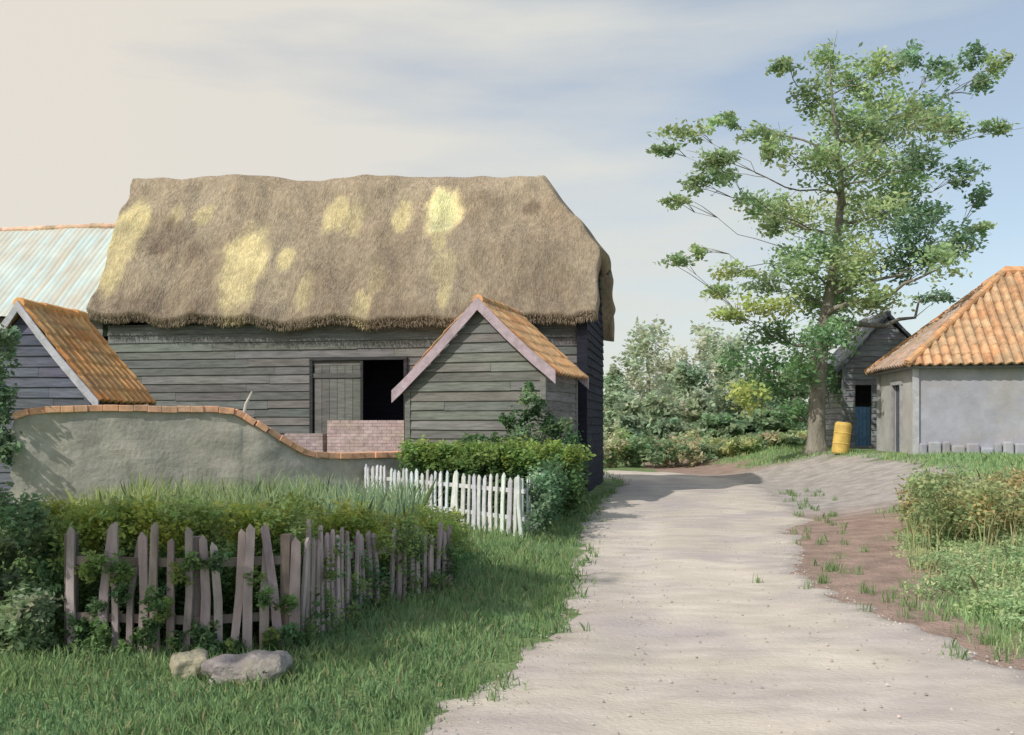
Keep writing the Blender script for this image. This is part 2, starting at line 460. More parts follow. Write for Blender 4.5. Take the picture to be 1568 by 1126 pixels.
for px, py, rx, ry, k in ((375, 398, 36, 62, 1), (678, 325, 29, 46, 1.25), (513, 328, 22, 34, .85), (616, 330, 17, 30, .85), (438, 395, 14, 20, .9),
                          (312, 328, 17, 22, .7), (188, 370, 34, 80, .95), (466, 445, 14, 26, .5), (680, 452, 10, 24, .7), (553, 470, 14, 20, .7),
                          (575, 430, 14, 22, .35), (545, 335, 16, 30, .45), (365, 455, 26, 34, .6), (270, 330, 16, 20, .35), (672, 372, 12, 18, .8), (680, 410, 22, 26, .4)):
    w0 = w_on(px, py); L0 = L_on(px, w0)
    PATCH.append((L0, w0, rx / 61.0, ry / 240.0, k))
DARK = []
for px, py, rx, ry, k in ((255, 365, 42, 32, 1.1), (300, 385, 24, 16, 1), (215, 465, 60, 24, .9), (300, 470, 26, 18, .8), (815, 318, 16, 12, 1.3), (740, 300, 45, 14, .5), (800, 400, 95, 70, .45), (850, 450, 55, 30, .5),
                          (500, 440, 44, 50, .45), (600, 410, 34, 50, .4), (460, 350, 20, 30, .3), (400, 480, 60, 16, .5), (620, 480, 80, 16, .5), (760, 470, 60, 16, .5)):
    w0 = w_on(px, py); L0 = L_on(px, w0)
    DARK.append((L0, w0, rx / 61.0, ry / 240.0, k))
def thatch_col(L, w):
    base = np.array([.44, .37, .27]); yel = np.array([.76, .65, .36]); dk = np.array([.20, .15, .11]); br = np.array([.33, .255, .18])
    g1 = .5 + .5 * noise.noise(Vector((L * .7, w * 2.4, 11)))
    c = base * g1 + br * (1 - g1)
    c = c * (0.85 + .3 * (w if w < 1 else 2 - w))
    n_ = .35 * noise.noise(Vector((L * 3.2, w * 9, 21))) + .25 * noise.noise(Vector((L * 9, w * 12, 31)))
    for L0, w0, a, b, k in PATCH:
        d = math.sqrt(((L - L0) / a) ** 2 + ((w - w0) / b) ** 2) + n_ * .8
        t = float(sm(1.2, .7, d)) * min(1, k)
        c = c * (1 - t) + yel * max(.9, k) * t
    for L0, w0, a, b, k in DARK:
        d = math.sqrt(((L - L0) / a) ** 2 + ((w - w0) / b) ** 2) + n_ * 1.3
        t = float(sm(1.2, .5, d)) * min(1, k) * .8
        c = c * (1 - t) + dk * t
    return np.clip(c, 0, .85)
NS, NW = 190, 132
vs = []; cs = []
for j in range(NW + 1):
    w = 2 * j / NW; a, b = Lmin(w), Lmax(w)
    for i in range(NS + 1):
        L = a + (b - a) * i / NS
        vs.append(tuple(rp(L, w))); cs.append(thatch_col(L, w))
fs = [(j * (NS + 1) + i, j * (NS + 1) + i + 1, (j + 1) * (NS + 1) + i + 1, (j + 1) * (NS + 1) + i) for j in range(NW) for i in range(NS)]
o = len(vs); NH, NC = 26, 26
jh = [j for j in range(NW // 2 + 1) if 2 * j / NW >= .39]
for j in jh:
    w = 2 * j / NW
    A = Vector(rp(Lmin(w), w)); B = Vector(rp(Lmin(2 - w), 2 - w))
    for k in range(NC + 1):
        t = k / NC; q = A.lerp(B, t)
        bul = .10 * math.sin(math.pi * t)
        q += bf.r * bul + Vector((0, 0, bul * .5 + .03 * noise.noise(q * 1.5) * math.sin(math.pi * t)))
        vs.append(tuple(q)); cs.append(thatch_col(Lmin(w) - t, w) * .95)
fs += [(o + j * (NC + 1) + k, o + j * (NC + 1) + k + 1, o + (j + 1) * (NC + 1) + k + 1, o + (j + 1) * (NC + 1) + k) for j in range(len(jh) - 1) for k in range(NC)]
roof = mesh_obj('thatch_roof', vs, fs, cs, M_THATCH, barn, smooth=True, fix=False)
bm = bmesh.new(); bm.from_mesh(roof.data); bmesh.ops.remove_doubles(bm, verts=bm.verts, dist=.012)
bmesh.ops.recalc_face_normals(bm, faces=bm.faces)
up = sum(f.normal.z * f.calc_area() for f in bm.faces)
if up < 0: bmesh.ops.reverse_faces(bm, faces=bm.faces)
bm.to_mesh(roof.data); bm.free()
md = roof.modifiers.new('thick', 'SOLIDIFY'); md.thickness = .34; md.offset = -1
SV = []; SC = []
def strand(L, w, ln, wid, lift, col):
    p = rp(L, w); dn = (rp(L + random.uniform(-.03, .03), max(0, w - .03)) - rp(L, w))
    if w > 1: dn = (rp(L, min(2, w + .03)) - rp(L, w))
    if dn.length < 1e-5: dn = Vector((0, -.5, -.8))
    dn.normalize(); nn = dn.cross(bf.r); nn = nn if nn.z > 0 else -nn
    sd = (bf.r + dn * random.uniform(-.15, .15)).normalized()
    q = p + dn * ln + nn * lift
    p = p + nn * .006
    SV.extend([p - sd * wid, p + sd * wid, q + sd * wid * .3, q - sd * wid * .3]); SC.append(col)
for i in range(22000):
    w = random.random() * (1.0 if i % 6 else 2.0); L = Lmin(w) + (Lmax(w) - Lmin(w)) * random.random()
    c = thatch_col(L, w) * random.uniform(.8, 1.25)
    strand(L, w, random.uniform(.07, .16), random.uniform(.003, .007), random.uniform(.001, .008), c)
for i in range(7000):
    w = random.uniform(0, .03); L = Lmin(0) + (Lmax(0) - Lmin(0)) * random.random()
    c = thatch_col(L, .02) * random.uniform(.5, 1.05)
    p = rp(L, 0) + bf.b * random.uniform(0, .26) + Vector((0, 0, random.uniform(-.2, 0)))
    q = p + Vector((random.uniform(-.03, .03), random.uniform(-.06, .02), -random.uniform(.03, .09)))
    wid = random.uniform(.005, .012)
    SV.extend([p - bf.r * wid, p + bf.r * wid, q + bf.r * wid * .3, q - bf.r * wid * .3]); SC.append(c)
raw_mesh('straw_strands', np.array([tuple(v) for v in SV]), 4, np.clip(np.array(SC), 0, 1), M_STRAW, barn)
LW = 12.3
mb = MB(); wc = (.185, .188, .185)
OP = (LW - 5.46, LW - 4.38, .9, 3.28)
boards(mb, bp(LW, 0, 0), bp(0, 0, 0), -bf.b, .0, 4.25, None, [OP, (LW - 6.72, LW - 5.46, 1.0, 3.25)], col=wc, h=.21, seg=5)
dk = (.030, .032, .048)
def endint(z):
    t = (z - 4.0 + .35) / (4.2 / 3.15) - .45
    t = max(0, t); return (t, 5.4 - t) if t < 2.6 else None
boards(mb, bp(LW, 0, 0), bp(LW, 5.4, 0), -bf.r, 0, 8.2, endint, col=wc, h=.21)
boards(mb, bp(LW, 5.4, 0), bp(0, 5.4, 0), bf.b, 0, 4.25, col=wc, h=.21)
mb.build('weatherboard_walls', M_BOARD, barn)
mb = MB(); boards(mb, bp(0, 0, 0), bp(0, 5.4, 0), bf.r, 0, 5.9, endint, col=dk, h=.21); mb.build('shaded_end_wall', M_DOOR_SHADE, barn)  # end boards coloured near black to paint in the unlit side
mb = MB()
U = Vector((0, 0, 1))
def vbox(L0, L1, z0, z1, off, th, col): mb.box(bp((L0 + L1) / 2, -off, (z0 + z1) / 2), bf.r * (abs(L1 - L0) / 2), bf.b * (th / 2), U * ((z1 - z0) / 2), col)
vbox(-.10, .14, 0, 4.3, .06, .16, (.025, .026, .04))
vbox(.16, .66, 0, 2.75, .085, .05, (.026, .027, .042))  # near-black panel painting in the shadow under the outhouse eave
for k in range(6):
    L0 = 5.50 + k * .2
    vbox(L0, L0 + .19, 1.05, 3.2, .03, .03, vc((.18, .18, .17), .15))
vbox(5.48, 6.74, 2.85, 2.97, .06, .03, (.13, .13, .125)); vbox(5.48, 6.74, 1.3, 1.42, .06, .03, (.13, .13, .125))
vbox(6.72, 6.80, .9, 3.34, .07, .06, (.05, .05, .055)); vbox(4.30, 4.38, .9, 3.34, .07, .06, (.05, .05, .055))
vbox(4.30, 6.80, 3.28, 3.36, .075, .07, (.06, .06, .065)); vbox(5.42, 5.48, .9, 3.26, .065, .05, (.05, .05, .055))
vbox(3.6, 6.2, 0, 3.9, -1.6, .05, (.03, .03, .05))  # near-black sheet behind the opening stands in for interior shade
mb.build('door_posts_and_shade_panels', M_DOOR_SHADE, barn)

def brick_wall(mb, A, B, z0, z1, th, col, bl=.22, bh=.075):
    A, B = Vector(A), Vector(B); A.z = B.z = 0; d = (B - A); L = d.length; d.normalize(); n = Vector((d.y, -d.x, 0))
    mb.box((A + B) / 2 + U * ((z0 + z1) / 2), d * (L / 2 - .01), n * (th / 2 - .006), U * ((z1 - z0) / 2 - .01), tuple(c * .92 for c in col))
    r = 0; z = z0
    while z < z1 - .02:
        s = -(bl / 2 if r % 2 else 0)
        while s < L:
            a, b = max(0, s), min(L, s + bl - .012)
            if b - a > .02:
                mb.box(A + d * ((a + b) / 2) + U * (z + bh / 2 - .005), d * ((b - a) / 2), n * (th / 2), U * (bh / 2 - .006), vc(col, .1))
            s += bl
        z += bh; r += 1
mb = MB(); brick_wall(mb, pt(505, 685, 22.3), pt(622, 685, 21.9), 0, 1.78, .3, (.56, .43, .43)); mb.build('pink_brick_wall', M_BRICK)
mb = MB(); brick_wall(mb, pt(440, 685, 22.6), pt(498, 685, 22.4), 0, 1.5, .3, (.48, .38, .40)); mb.build('pink_brick_wall', M_BRICK)

# ================================================================ CORRUGATED BARN (left)
cb = empty('corrugated_barn'); Lc0, Lc1 = 12.45, 22.0
zE, zR_ = 4.5, 7.40
for nm, v0, v1 in (('roof_slope_a', -.3, 2.7), ('roof_slope_b', 5.7, 2.7)):
    O = bp(Lc1, v0, zE); sl = bf.b * (v1 - v0) + U * (zR_ - zE); SL = sl.length
    roof_face(nm, O, bf.r, sl, Lc1 - Lc0, lambda a: 0, lambda a: SL, M_CORR, cb, period=.17, amp=.009, saw=0, col=(.55, .58, .51), du=.0425, dv=.6, var=.04, thick=.006)
ridge_tiles('ridge_tiles', bp(Lc1, 2.7, zR_ + .02), bp(Lc0, 2.7, zR_ + .02), .09, M_TILE, cb, (.72, .48, .34))
mb = MB()
boards(mb, bp(Lc1, 0, 0), bp(Lc0, 0, 0), -bf.b, 0, 4.5, col=(.18, .18, .18)); boards(mb, bp(Lc1, 5.4, 0), bp(Lc0, 5.4, 0), bf.b, 0, 4.5, col=(.18, .18, .18))
gi = lambda z: (lambda t: (t, 5.4 - t) if t < 2.6 else None)(max(0, (z - 4.6) / 1.0))
boards(mb, bp(Lc1, 0, 0), bp(Lc1, 5.4, 0), -bf.r, 0, 7.2, gi, col=(.18, .18, .18))
mb.build('walls', M_BOARD, cb)

# ================================================================ OUTHOUSES
pf = Frame(gx(735, 20.4), 20.4, 17)
gable_building('gabled_outhouse', pf, 1.86, 1.62, 2.36, 2.72, 4.22, 2.75, 0, (.21, .21, .195), (.66, .37, .17), (.50, .40, .45), barge_w=.155)
sf = Frame(gx(36, 18.6), 18.6, 6)
gable_building('tiled_shed', sf, 1.5, 1.55, 2.05, 2.10, 3.92, 2.0, 0, (.13, .14, .19), (.72, .36, .13), (.55, .55, .60), barge_w=.12)
ff = Frame(gx(1358, 34.6), 34.6, 4)
gs = gable_building('grey_shed', ff, 1.75, 1.95, 3.55, 3.55, 5.55, 3.0, .7, (.27, .28, .30), (.36, .37, .40), (.16, .17, .21), rmat=M_BOARD, tile=False,
               openings=[(.40, .95, .8, 3.2), (1.3, 1.8, .8, 3.2)], barge_w=.07)
mb = MB()
for k in range(4):
    mb.box(ff.p(-1.03 + k * .135, .02, 1.60), ff.r * .062, ff.b * .02, U * .72, vc((.16, .30, .52), .12))
mb.box(ff.p(-.83, -.012, 1.95), ff.r * .25, ff.b * .01, U * .05, (.14, .26, .46)); mb.box(ff.p(-.83, -.012, 1.2), ff.r * .25, ff.b * .01, U * .05, (.14, .26, .46))
mb.build('blue_half_door', M_BARGE, gs)

# ================================================================ COTTAGE
cot = empty('pantiled_cottage'); cf = Frame(11.55, 28.0, 7)
W_, D_ = 7.0, 4.3; zb, zt = .5, 3.42; th = .28
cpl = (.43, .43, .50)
def wallquad(mb, A, B, n, z0, z1, col, openings=()):
    A, B = Vector(A), Vector(B); A.z = B.z = 0; d = (B - A); L = d.length; d.normalize()
    xs_ = sorted(set([0, L] + [o for q in openings for o in q[:2]])); zs_ = sorted(set([z0, z1] + [o for q in openings for o in q[2:]]))
    for i in range(len(xs_) - 1):
        for j in range(len(zs_) - 1):
            xm, zm = (xs_[i] + xs_[i + 1]) / 2, (zs_[j] + zs_[j + 1]) / 2
            if any(q[0] < xm < q[1] and q[2] < zm < q[3] for q in openings): continue
            mb.box(A + d * xm - Vector(n) * th / 2 + U * zm, d * ((xs_[i + 1] - xs_[i]) / 2), Vector(n) * th / 2, U * ((zs_[j + 1] - zs_[j]) / 2), col)
mb = MB()
cr, cbk = cf.r, cf.b
A0 = cf.p(0, 0, 0); A1 = cf.p(W_, 0, 0); A2 = cf.p(W_, D_, 0); A3 = cf.p(0, D_, 0)
wallquad(mb, A0, A1, -cbk, zb, zt, cpl)
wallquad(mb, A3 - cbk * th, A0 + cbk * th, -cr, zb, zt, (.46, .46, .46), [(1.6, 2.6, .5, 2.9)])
wallquad(mb, A1 + cbk * th, A2 - cbk * th, cr, zb, zt, cpl); wallquad(mb, A2, A3, cbk, zb, zt, cpl)
mb.build('plaster_walls', M_PLASTER, cot)
mb = MB()
s_ = .05
while s_ < W_:
    l_ = random.uniform(.22, .42); hgt = random.uniform(.16, .34)
    mb.box(cf.p(s_ + l_ / 2, -.05, .78 + hgt / 2 - .02), cr * (l_ / 2 - .015), cbk * .09, U * (hgt / 2 + .12), vc((.40, .40, .46), .14))
    s_ += l_
ob = mb.build('stone_footing', M_PLASTER, cot); md = ob.modifiers.new('b', 'BEVEL'); md.width = .06; md.segments = 3
mb = MB()
mb.box(cf.p(-.02, -.03, 2.0), cr * .08, cbk * .05, U * 1.4, (.5, .5, .53))
mb.box(cf.p(.10, 1.97, 1.8), cr * .03, cbk * .5, U * 1.1, (.10, .11, .14))  # dark panel standing in for the shade of the open doorway
for bb in (1.45, 2.47): mb.box(cf.p(-.02, bb, 1.8), cr * .05, cbk * .05, U * 1.12, (.4, .4, .42))
mb.box(cf.p(-.02, 1.96, 2.95), cr * .05, cbk * .6, U * .05, (.4, .4, .42))
mb.box(cf.p(-.04, 4.1, 2.0), cr * .06, cbk * .06, U * 1.35, (.40, .40, .41))
mb.build('doorway_shade_and_frames', M_BARGE, cot)
ov = .32; EZ = 3.36; AZ = 6.3; hx = 3.5; hy = D_ / 2 + ov
tot = W_ + 2 * ov
tc_ = (.70, .41, .22)
def face(nm, O, u, run, rise_len_h, Lu, inset0, inset1, col=None):
    sl = Vector(run) * rise_len_h + U * (AZ - EZ); SL = sl.length
    def vm(a): return max(.02, min(SL, SL * a / inset0, SL * (Lu - a) / inset1))
    roof_face(nm, O, u, sl, Lu, lambda a: 0, vm, M_TILE, cot, col=col or tc_, du=.045, dv=.066, period=.27, amp=.045, row=.36, saw=.022, var=.16)
face('roof_front', cf.p(-ov, -ov, EZ), cr, cbk, hy, tot, hx, hx)
face('roof_back', cf.p(-ov, D_ + ov, EZ), cr, -cbk, hy, tot, hx, hx)
face('roof_left', cf.p(-ov, -ov, EZ), cbk, cr, hx, D_ + 2 * ov, hy, hy, (.46, .32, .24))  # left tiles get a darker, greyer colour to paint in shade
face('roof_right', cf.p(W_ + ov, -ov, EZ), cbk, -cr, hx, D_ + 2 * ov, hy, hy)
R0 = cf.p(-ov + hx, D_ / 2, AZ + .06); R1 = cf.p(W_ + ov - hx, D_ / 2, AZ + .06)
ridge_tiles('ridge', R0, R1, .14, M_TILE, cot, (.72, .38, .2))
for k, (c_, r_) in enumerate(((cf.p(-ov, -ov, EZ + .06), R0), (cf.p(-ov, D_ + ov, EZ + .06), R0), (cf.p(W_ + ov, -ov, EZ + .06), R1), (cf.p(W_ + ov, D_ + ov, EZ + .06), R1))):
    ridge_tiles('hip_tiles_%d' % k, c_, r_, .11, M_TILE, cot, (.68, .36, .18))
mb = MB()
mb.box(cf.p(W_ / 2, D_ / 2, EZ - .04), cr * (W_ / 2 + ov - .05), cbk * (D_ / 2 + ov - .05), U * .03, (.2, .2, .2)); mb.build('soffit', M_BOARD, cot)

# ================================================================ COPED GARDEN WALL
gw = empty('garden_wall')
prof = [(24, 638, 16.0), (60, 629, 16.1), (150, 626, 16.4), (260, 627, 16.8), (350, 629, 17.1), (372, 637, 17.2), (400, 655, 17.3), (432, 676, 17.5), (475, 696, 17.8), (560, 697, 18.4), (640, 694, 18.9), (705, 690, 19.3)]
P3 = [pt(*p) for p in prof]; cp = catmull([tuple(p) for p in P3], 14)
n = len(cp); vs = []; cs = []
th2 = .16
for i in range(n):
    q = Vector(cp[i]); t = Vector(cp[min(i + 1, n - 1)]) - Vector(cp[max(i - 1, 0)]); t.z = 0; t.normalize(); nn = Vector((t.y, -t.x, 0))
    for side in (1, -1):
        for k in range(13):
            zz = (q.z - .05) * k / 12
            off = th2 + .03 * noise.noise(Vector((q.x * 2.2, zz * 3, side)))
            rag = Vector((0, 0, 0))
            if i == 0: rag = -t * (.16 * noise.noise(Vector((zz * 6, 0, 0))) + .02)
            vs.append(tuple(Vector((q.x, q.y, zz)) + nn * off * side + rag)); cs.append(vc((.43, .41, .365), .06))
fs = []
for i in range(n - 1):
    for k in range(12):
        a = i * 26 + k; fs.append((a, a + 1, a + 27, a + 26)); a += 13; fs.append((a, a + 1, a + 27, a + 26))
    fs.append((i * 26 + 12, i * 26 + 25, i * 26 + 51, i * 26 + 38))
for i in (0, n - 1):
    for k in range(12): a = i * 26 + k; fs.append((a, a + 1, a + 14, a + 13))
mesh_obj('rendered_face', vs, fs, cs, M_RENDER, gw)
mb = MB(); acc = [0]
for i in range(1, n): acc.append(acc[-1] + (Vector(cp[i]) - Vector(cp[i - 1])).length)
def along(s):
    i = int(np.searchsorted(acc, s)); i = min(max(i, 1), n - 1); t = (s - acc[i - 1]) / (acc[i] - acc[i - 1])
    return Vector(cp[i - 1]).lerp(Vector(cp[i]), t)
s_ = 0
while s_ < acc[-1] - .1:
    l_ = random.uniform(.2, .26); a, b = along(s_), along(min(s_ + l_ - .003, acc[-1])); d = (b - a); L = d.length; d.normalize()
    nn = Vector((d.y, -d.x, 0)).normalized(); u2 = d.cross(nn); u2 = u2 if u2.z > 0 else -u2
    mb.box((a + b) / 2 + u2 * random.uniform(-.010, .010), d * L / 2, nn * (.21 + random.uniform(-.015, .015)), u2 * .055, vc((.78, .43, .27), .1))
    s_ += l_
ob = mb.build('tile_coping', M_BRICK, gw); md = ob.modifiers.new('b', 'BEVEL'); md.width = .01; md.segments = 2
mb = MB(); mb.tube([Vector((gx(371, 17.7), 17.7, 0)), pt(372, 640, 17.7), pt(377, 618, 17.7), pt(386, 600, 17.7)], [.035, .035, .028, .018], (.6, .58, .52)); mb.build('wooden_stake', M_PALE)

# ================================================================ PICKET FENCES
def fence(name, path, spacing, wid, hfn, mat, col, lean=.03, skip=0.0, var=.1, point=True, rails=(.3, .75), thick=.018, railcol=None):
    P = empty(name); mbp = MB(); mbr = MB()
    seg = [Vector((x, y, 0)) for x, y in path]
    tot_ = 0
    for a, b in zip(seg[:-1], seg[1:]):
        d = b - a; L = d.length; d.normalize(); nn = Vector((d.y, -d.x, 0)); s = spacing / 2
        while s < L:
            if random.random() >= skip:
                p = a + d * s; z0 = Hf(p.x, p.y) - .05; h = hfn(tot_ + s) * random.uniform(1 - var, 1 + var * .6)
                w = wid * random.uniform(.75, 1.3)
                lx = d * (random.gauss(0, lean) * h) + nn * (random.gauss(0, lean * .5) * h)
                bend = d * random.gauss(0, lean * .3)
                base = p + U * z0
                c = vc(col, .2)
                n_ = nn * thick / 2; lv2 = []
                m1 = .5; sh = h - (w * .6 if point else 0)
                for (tt, hw) in ((0, w / 2), (m1, w / 2 * random.uniform(.85, 1.1)), (1, w / 2 * random.uniform(.75, 1))):
                    ctr = base + lx * tt + bend * math.sin(math.pi * tt) + U * (sh * tt + .05)
                    lv2 += [ctr - d * hw + n_, ctr + d * hw + n_, ctr + d * hw - n_, ctr - d * hw - n_]
                tip = base + lx + U * (h + .05) + d * random.uniform(-.015, .015)
                lv2 += [tip + n_, tip - n_]
                f_ = []
                for r_ in (0, 4):
                    f_ += [(r_, r_ + 1, r_ + 5, r_ + 4), (r_ + 1, r_ + 2, r_ + 6, r_ + 5), (r_ + 2, r_ + 3, r_ + 7, r_ + 6), (r_ + 3, r_, r_ + 4, r_ + 7)]
                f_ += [(8, 9, 12), (10, 11, 13), (9, 10, 13, 12), (11, 8, 12, 13), (3, 2, 1, 0)]
                mbp.add(lv2, f_, c)
            s += spacing * random.uniform(.9, 1.1)
        for r_ in rails:
            hh = r_
            pa = a + U * (Hf(a.x, a.y) + hh * hfn(tot_)) - nn * (thick + .02); pb = b + U * (Hf(b.x, b.y) + hh * hfn(tot_ + L)) - nn * (thick + .02)
            mid = (pa + pb) / 2; dd = (pb - pa); l2 = dd.length; dd.normalize()
            mbr.box(mid, dd * l2 / 2, nn * .016, dd.cross(nn) * .03, vc(railcol or col, .1))
        q = a - nn * .08; hp = hfn(tot_) * .95
        mbr.box(q + U * (Hf(q.x, q.y) + hp / 2), d * .035, nn * .035, U * hp / 2, vc(railcol or col, .1))
        tot_ += L
    mbp.build('pickets', mat, P); mbr.build('rails_and_posts', mat, P)
    return P
fence('white_picket_fence', [(gx(556, 18), 18), (gx(800, 14), 14.0)], .155, .085, lambda s: .88, M_WHITE, (.68, .70, .72), lean=.035, var=.06)
fence('white_picket_fence', [(gx(800, 14) + .06, 14.1), (1.15, 20.5)], .155, .085, lambda s: .88, M_WHITE, (.68, .70, .72), lean=.035, var=.06)
fence('weathered_paling_fence', [(gx(100, 7.0), 7.0), (gx(300, 6.9), 6.9), (gx(455, 7.15), 7.15), (gx(560, 8.6), 8.6), (gx(690, 9.8), 9.8)], .108, .058,
      lambda s: .88 if s < 1.8 else .88 - .22 * min(1, (s - 1.8) / 1.2), M_PALE, (.42, .34, .34), lean=.045, skip=.10, var=.11, rails=(.28, .74), railcol=(.26, .21, .19), thick=.022)

# ================================================================ ROCKS
def rock(name, c, s, col, seed):
    me = bpy.data.meshes.new(name); bm = bmesh.new(); bmesh.ops.create_icosphere(bm, subdivisions=5, radius=1)
    for v in bm.verts:
        p = v.co.copy(); q = Vector((seed, seed, 0))
        k = 1 + .28 * noise.noise(p * 1.1 + q) + .10 * noise.noise(p * 3 + q) + .03 * noise.noise(p * 9 + q)
        m_ = max(abs(p.x), abs(p.y), abs(p.z)); k *= (1 / m_) ** .45
        v.co = Vector((p.x * k * s[0], p.y * k * s[1], max(-.6, p.z * k) * s[2]))
        if v.co.z > 0: v.co.z += .05 * s[2] * math.sin(v.co.x * 30)
    bm.to_mesh(me); bm.free()
    a = me.color_attributes.new('Col', 'FLOAT_COLOR', 'POINT')
    arr = np.ones((len(me.vertices), 4), np.float32); arr[:, :3] = col; a.data.foreach_set('color', arr.ravel())
    me.materials.append(M_ROCK); me.polygons.foreach_set('use_smooth', [True] * len(me.polygons))
    ob = bpy.data.objects.new(name, me); bpy.context.scene.collection.objects.link(ob); ob.location = (c[0], c[1], Hf(c[0], c[1]) + s[2] * .45)
    return ob
rock('fieldstone', (gx(292, 6.38), 6.38), (.12, .13, .11), (.44, .40, .29), 3).rotation_euler = (0, 0, .4)
rock('fieldstone', (gx(378, 6.3), 6.3), (.26, .18, .12), (.36, .32, .32), 8).rotation_euler = (0, -.06, .12)

# ================================================================ DRUM
def drum(name, x, y, r, h, col, tilt):
    mb = MB(); prof = [(0, .86), (.03, .97), (.1, 1), (.3, 1), (.33, 1.05), (.36, 1), (.63, 1), (.66, 1.05), (.69, 1), (.9, 1), (.96, .95), (1, .8)]
    z0 = Hf(x, y)
    mb.tube([(x + tilt * h * t, y, z0 + h * t) for t, k in prof], [r * k for t, k in prof], col, seg=24)
    mb.tube([(x + tilt * h + r * .3, y - r * .3, z0 + h), (x + tilt * h + r * .3, y - r * .3, z0 + h + .04)], [.04, .04], (.1, .1, .1), seg=10)
    mb.build(name, M_DRUM, smooth=False)
drum('yellow_drum', gx(1286, 31.0), 31.0, .26, 1.0, (.72, .50, .14), .12)

# ================================================================ BIG TREE
def tree(name, trunk_pts, trunk_r, clumps, seed, barkcol=(.27, .25, .21), spread=.17):
    P = empty(name); mb = MB(); random.seed(seed)
    tp = catmull([tuple(p) for p in trunk_pts], 6); tr = np.interp(np.linspace(0, 1, len(tp)), np.linspace(0, 1, len(trunk_r)), trunk_r)
    tr = tr.copy(); tr[0] *= 1.5; tr[1] *= 1.2
    mb.tube([Vector(p) for p in tp], list(tr), barkcol, seg=14)
    nodes = [(Vector(tp[i]), tr[i]) for i in range(len(tp))]
    order = sorted(clumps, key=lambda c: (Vector((c[0][0], c[0][1], 0)) - Vector((trunk_pts[0][0], trunk_pts[0][1], 0))).length)
    for c in order:
        ctr = Vector(c[0]); best = None
        for p, r in nodes:
            dv = ctr - p; horiz = math.hypot(dv.x, dv.y)
            if r < .02: continue
            cost = dv.length + (3.0 if dv.z < horiz * .25 else 0) + (0 if r > .03 else 1.2)
            if best is None or cost < best[0]: best = (cost, p, r)
        _, p, r = best
        d = ctr - p; L = d.length
        if L < .3: continue
        r0 = min(r * .62, .03 + .018 * L); N = 7; pts = []; rr = []
        jit = Vector((random.uniform(-1, 1), random.uniform(-1, 1), random.uniform(-.2, .6))) * L * .1
        for i in range(N + 1):
            t = i / N; q = p + d * t + jit * math.sin(math.pi * t) + U * (-.06 * L * math.sin(math.pi * t)) + Vector((random.uniform(-1, 1), random.uniform(-1, 1), random.uniform(-1, 1))) * .035 * L * (0 if i in (0,) else 1)
            pts.append(q); rr.append(r0 * (1 - .75 * t))
        mb.tube(pts, rr, vc(barkcol, .1), seg=7)
        nodes += [(pts[i], rr[i]) for i in range(2, N + 1)]
        for k in range(5):
            e_ = ctr + Vector((random.gauss(0, .6) * c[1][0], random.gauss(0, .6) * c[1][1], random.gauss(0, .6) * c[1][2]))
            s0 = pts[random.randint(N - 2, N)]
            mb.tube([s0, s0.lerp(e_, .5) + U * .05, e_], [.014, .010, .005], vc(barkcol, .1), seg=4)
    mb.build('trunk_and_branches', M_BARK, P, smooth=True)
    leaves('crown', clumps, P, seed, spread)
    return P
TD = 33.0
spec = [(1270, 88, 24, 26), (1200, 102, 24, 10), (1240, 145, 26, 26), (1305, 120, 34, 26), (1345, 100, 26, 22), (1395, 92, 22, 18), (1440, 110, 24, 18),
        (1490, 88, 24, 14), (1530, 100, 16, 14), (1495, 130, 20, 14), (1285, 185, 44, 34), (1350, 165, 40, 30), (1420, 175, 34, 28), (1460, 195, 24, 20), (1520, 197, 28, 10),
        (1110, 188, 20, 12), (1050, 205, 34, 12), (1165, 205, 28, 15), (1100, 240, 28, 14), (1190, 235, 18, 26), (1075, 275, 30, 20), (1110, 265, 22, 18),
        (1150, 310, 26, 18), (1035, 308, 20, 7), (1270, 255, 46, 36), (1345, 245, 42, 34), (1415, 245, 34, 26), (1475, 265, 26, 18), (1495, 300, 14, 14), (1025, 230, 22, 8),
        (1210, 335, 34, 24), (1285, 325, 48, 36), (1360, 320, 48, 34), (1430, 330, 24, 20), (1470, 365, 34, 22), (1500, 350, 18, 10), (1045, 398, 26, 8), (1070, 385, 12, 10),
        (1130, 412, 34, 12), (1095, 448, 30, 8), (1165, 435, 34, 14), (1230, 410, 40, 26), (1310, 400, 44, 32), (1385, 395, 38, 28), (1430, 395, 28, 18), (1350, 455, 44, 22),
        (1270, 470, 44, 30), (1180, 470, 42, 16), (1120, 482, 28, 12), (1185, 510, 38, 18), (1155, 555, 36, 22), (1190, 590, 40, 26), (1240, 540, 34, 32), (1290, 515, 24, 26),
        (1430, 455, 24, 10), (1145, 610, 34, 22), (1215, 630, 26, 20), (1275, 585, 20, 26),
        (1320, 205, 40, 30), (1385, 285, 40, 30), (1400, 350, 34, 26), (1260, 375, 34, 26),
        (1300, 440, 40, 26), (1225, 450, 30, 20), (1265, 515, 30, 26), (1225, 570, 30, 24), (1175, 345, 20, 12)]
cl = []
for px, py, rx, ry in spec:
    off = random.uniform(-1, 1) * 2.6 * (1 - abs(px - 1280) / 420); d = TD + off
    c = pt(px, py, d); sx = rx / F * d; sz = ry / F * d
    n = int(160 + 700 * (rx * ry) / 1600.0)
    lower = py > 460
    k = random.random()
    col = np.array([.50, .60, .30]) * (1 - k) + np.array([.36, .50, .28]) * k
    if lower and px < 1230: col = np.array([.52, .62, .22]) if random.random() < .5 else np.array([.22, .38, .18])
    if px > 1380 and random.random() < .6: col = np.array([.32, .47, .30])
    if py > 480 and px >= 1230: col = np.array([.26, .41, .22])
    cl.append((c, (sx * 1.05, max(.5, sx * .95), sz * 1.08), n, .10, col * random.uniform(.85, 1.2)))
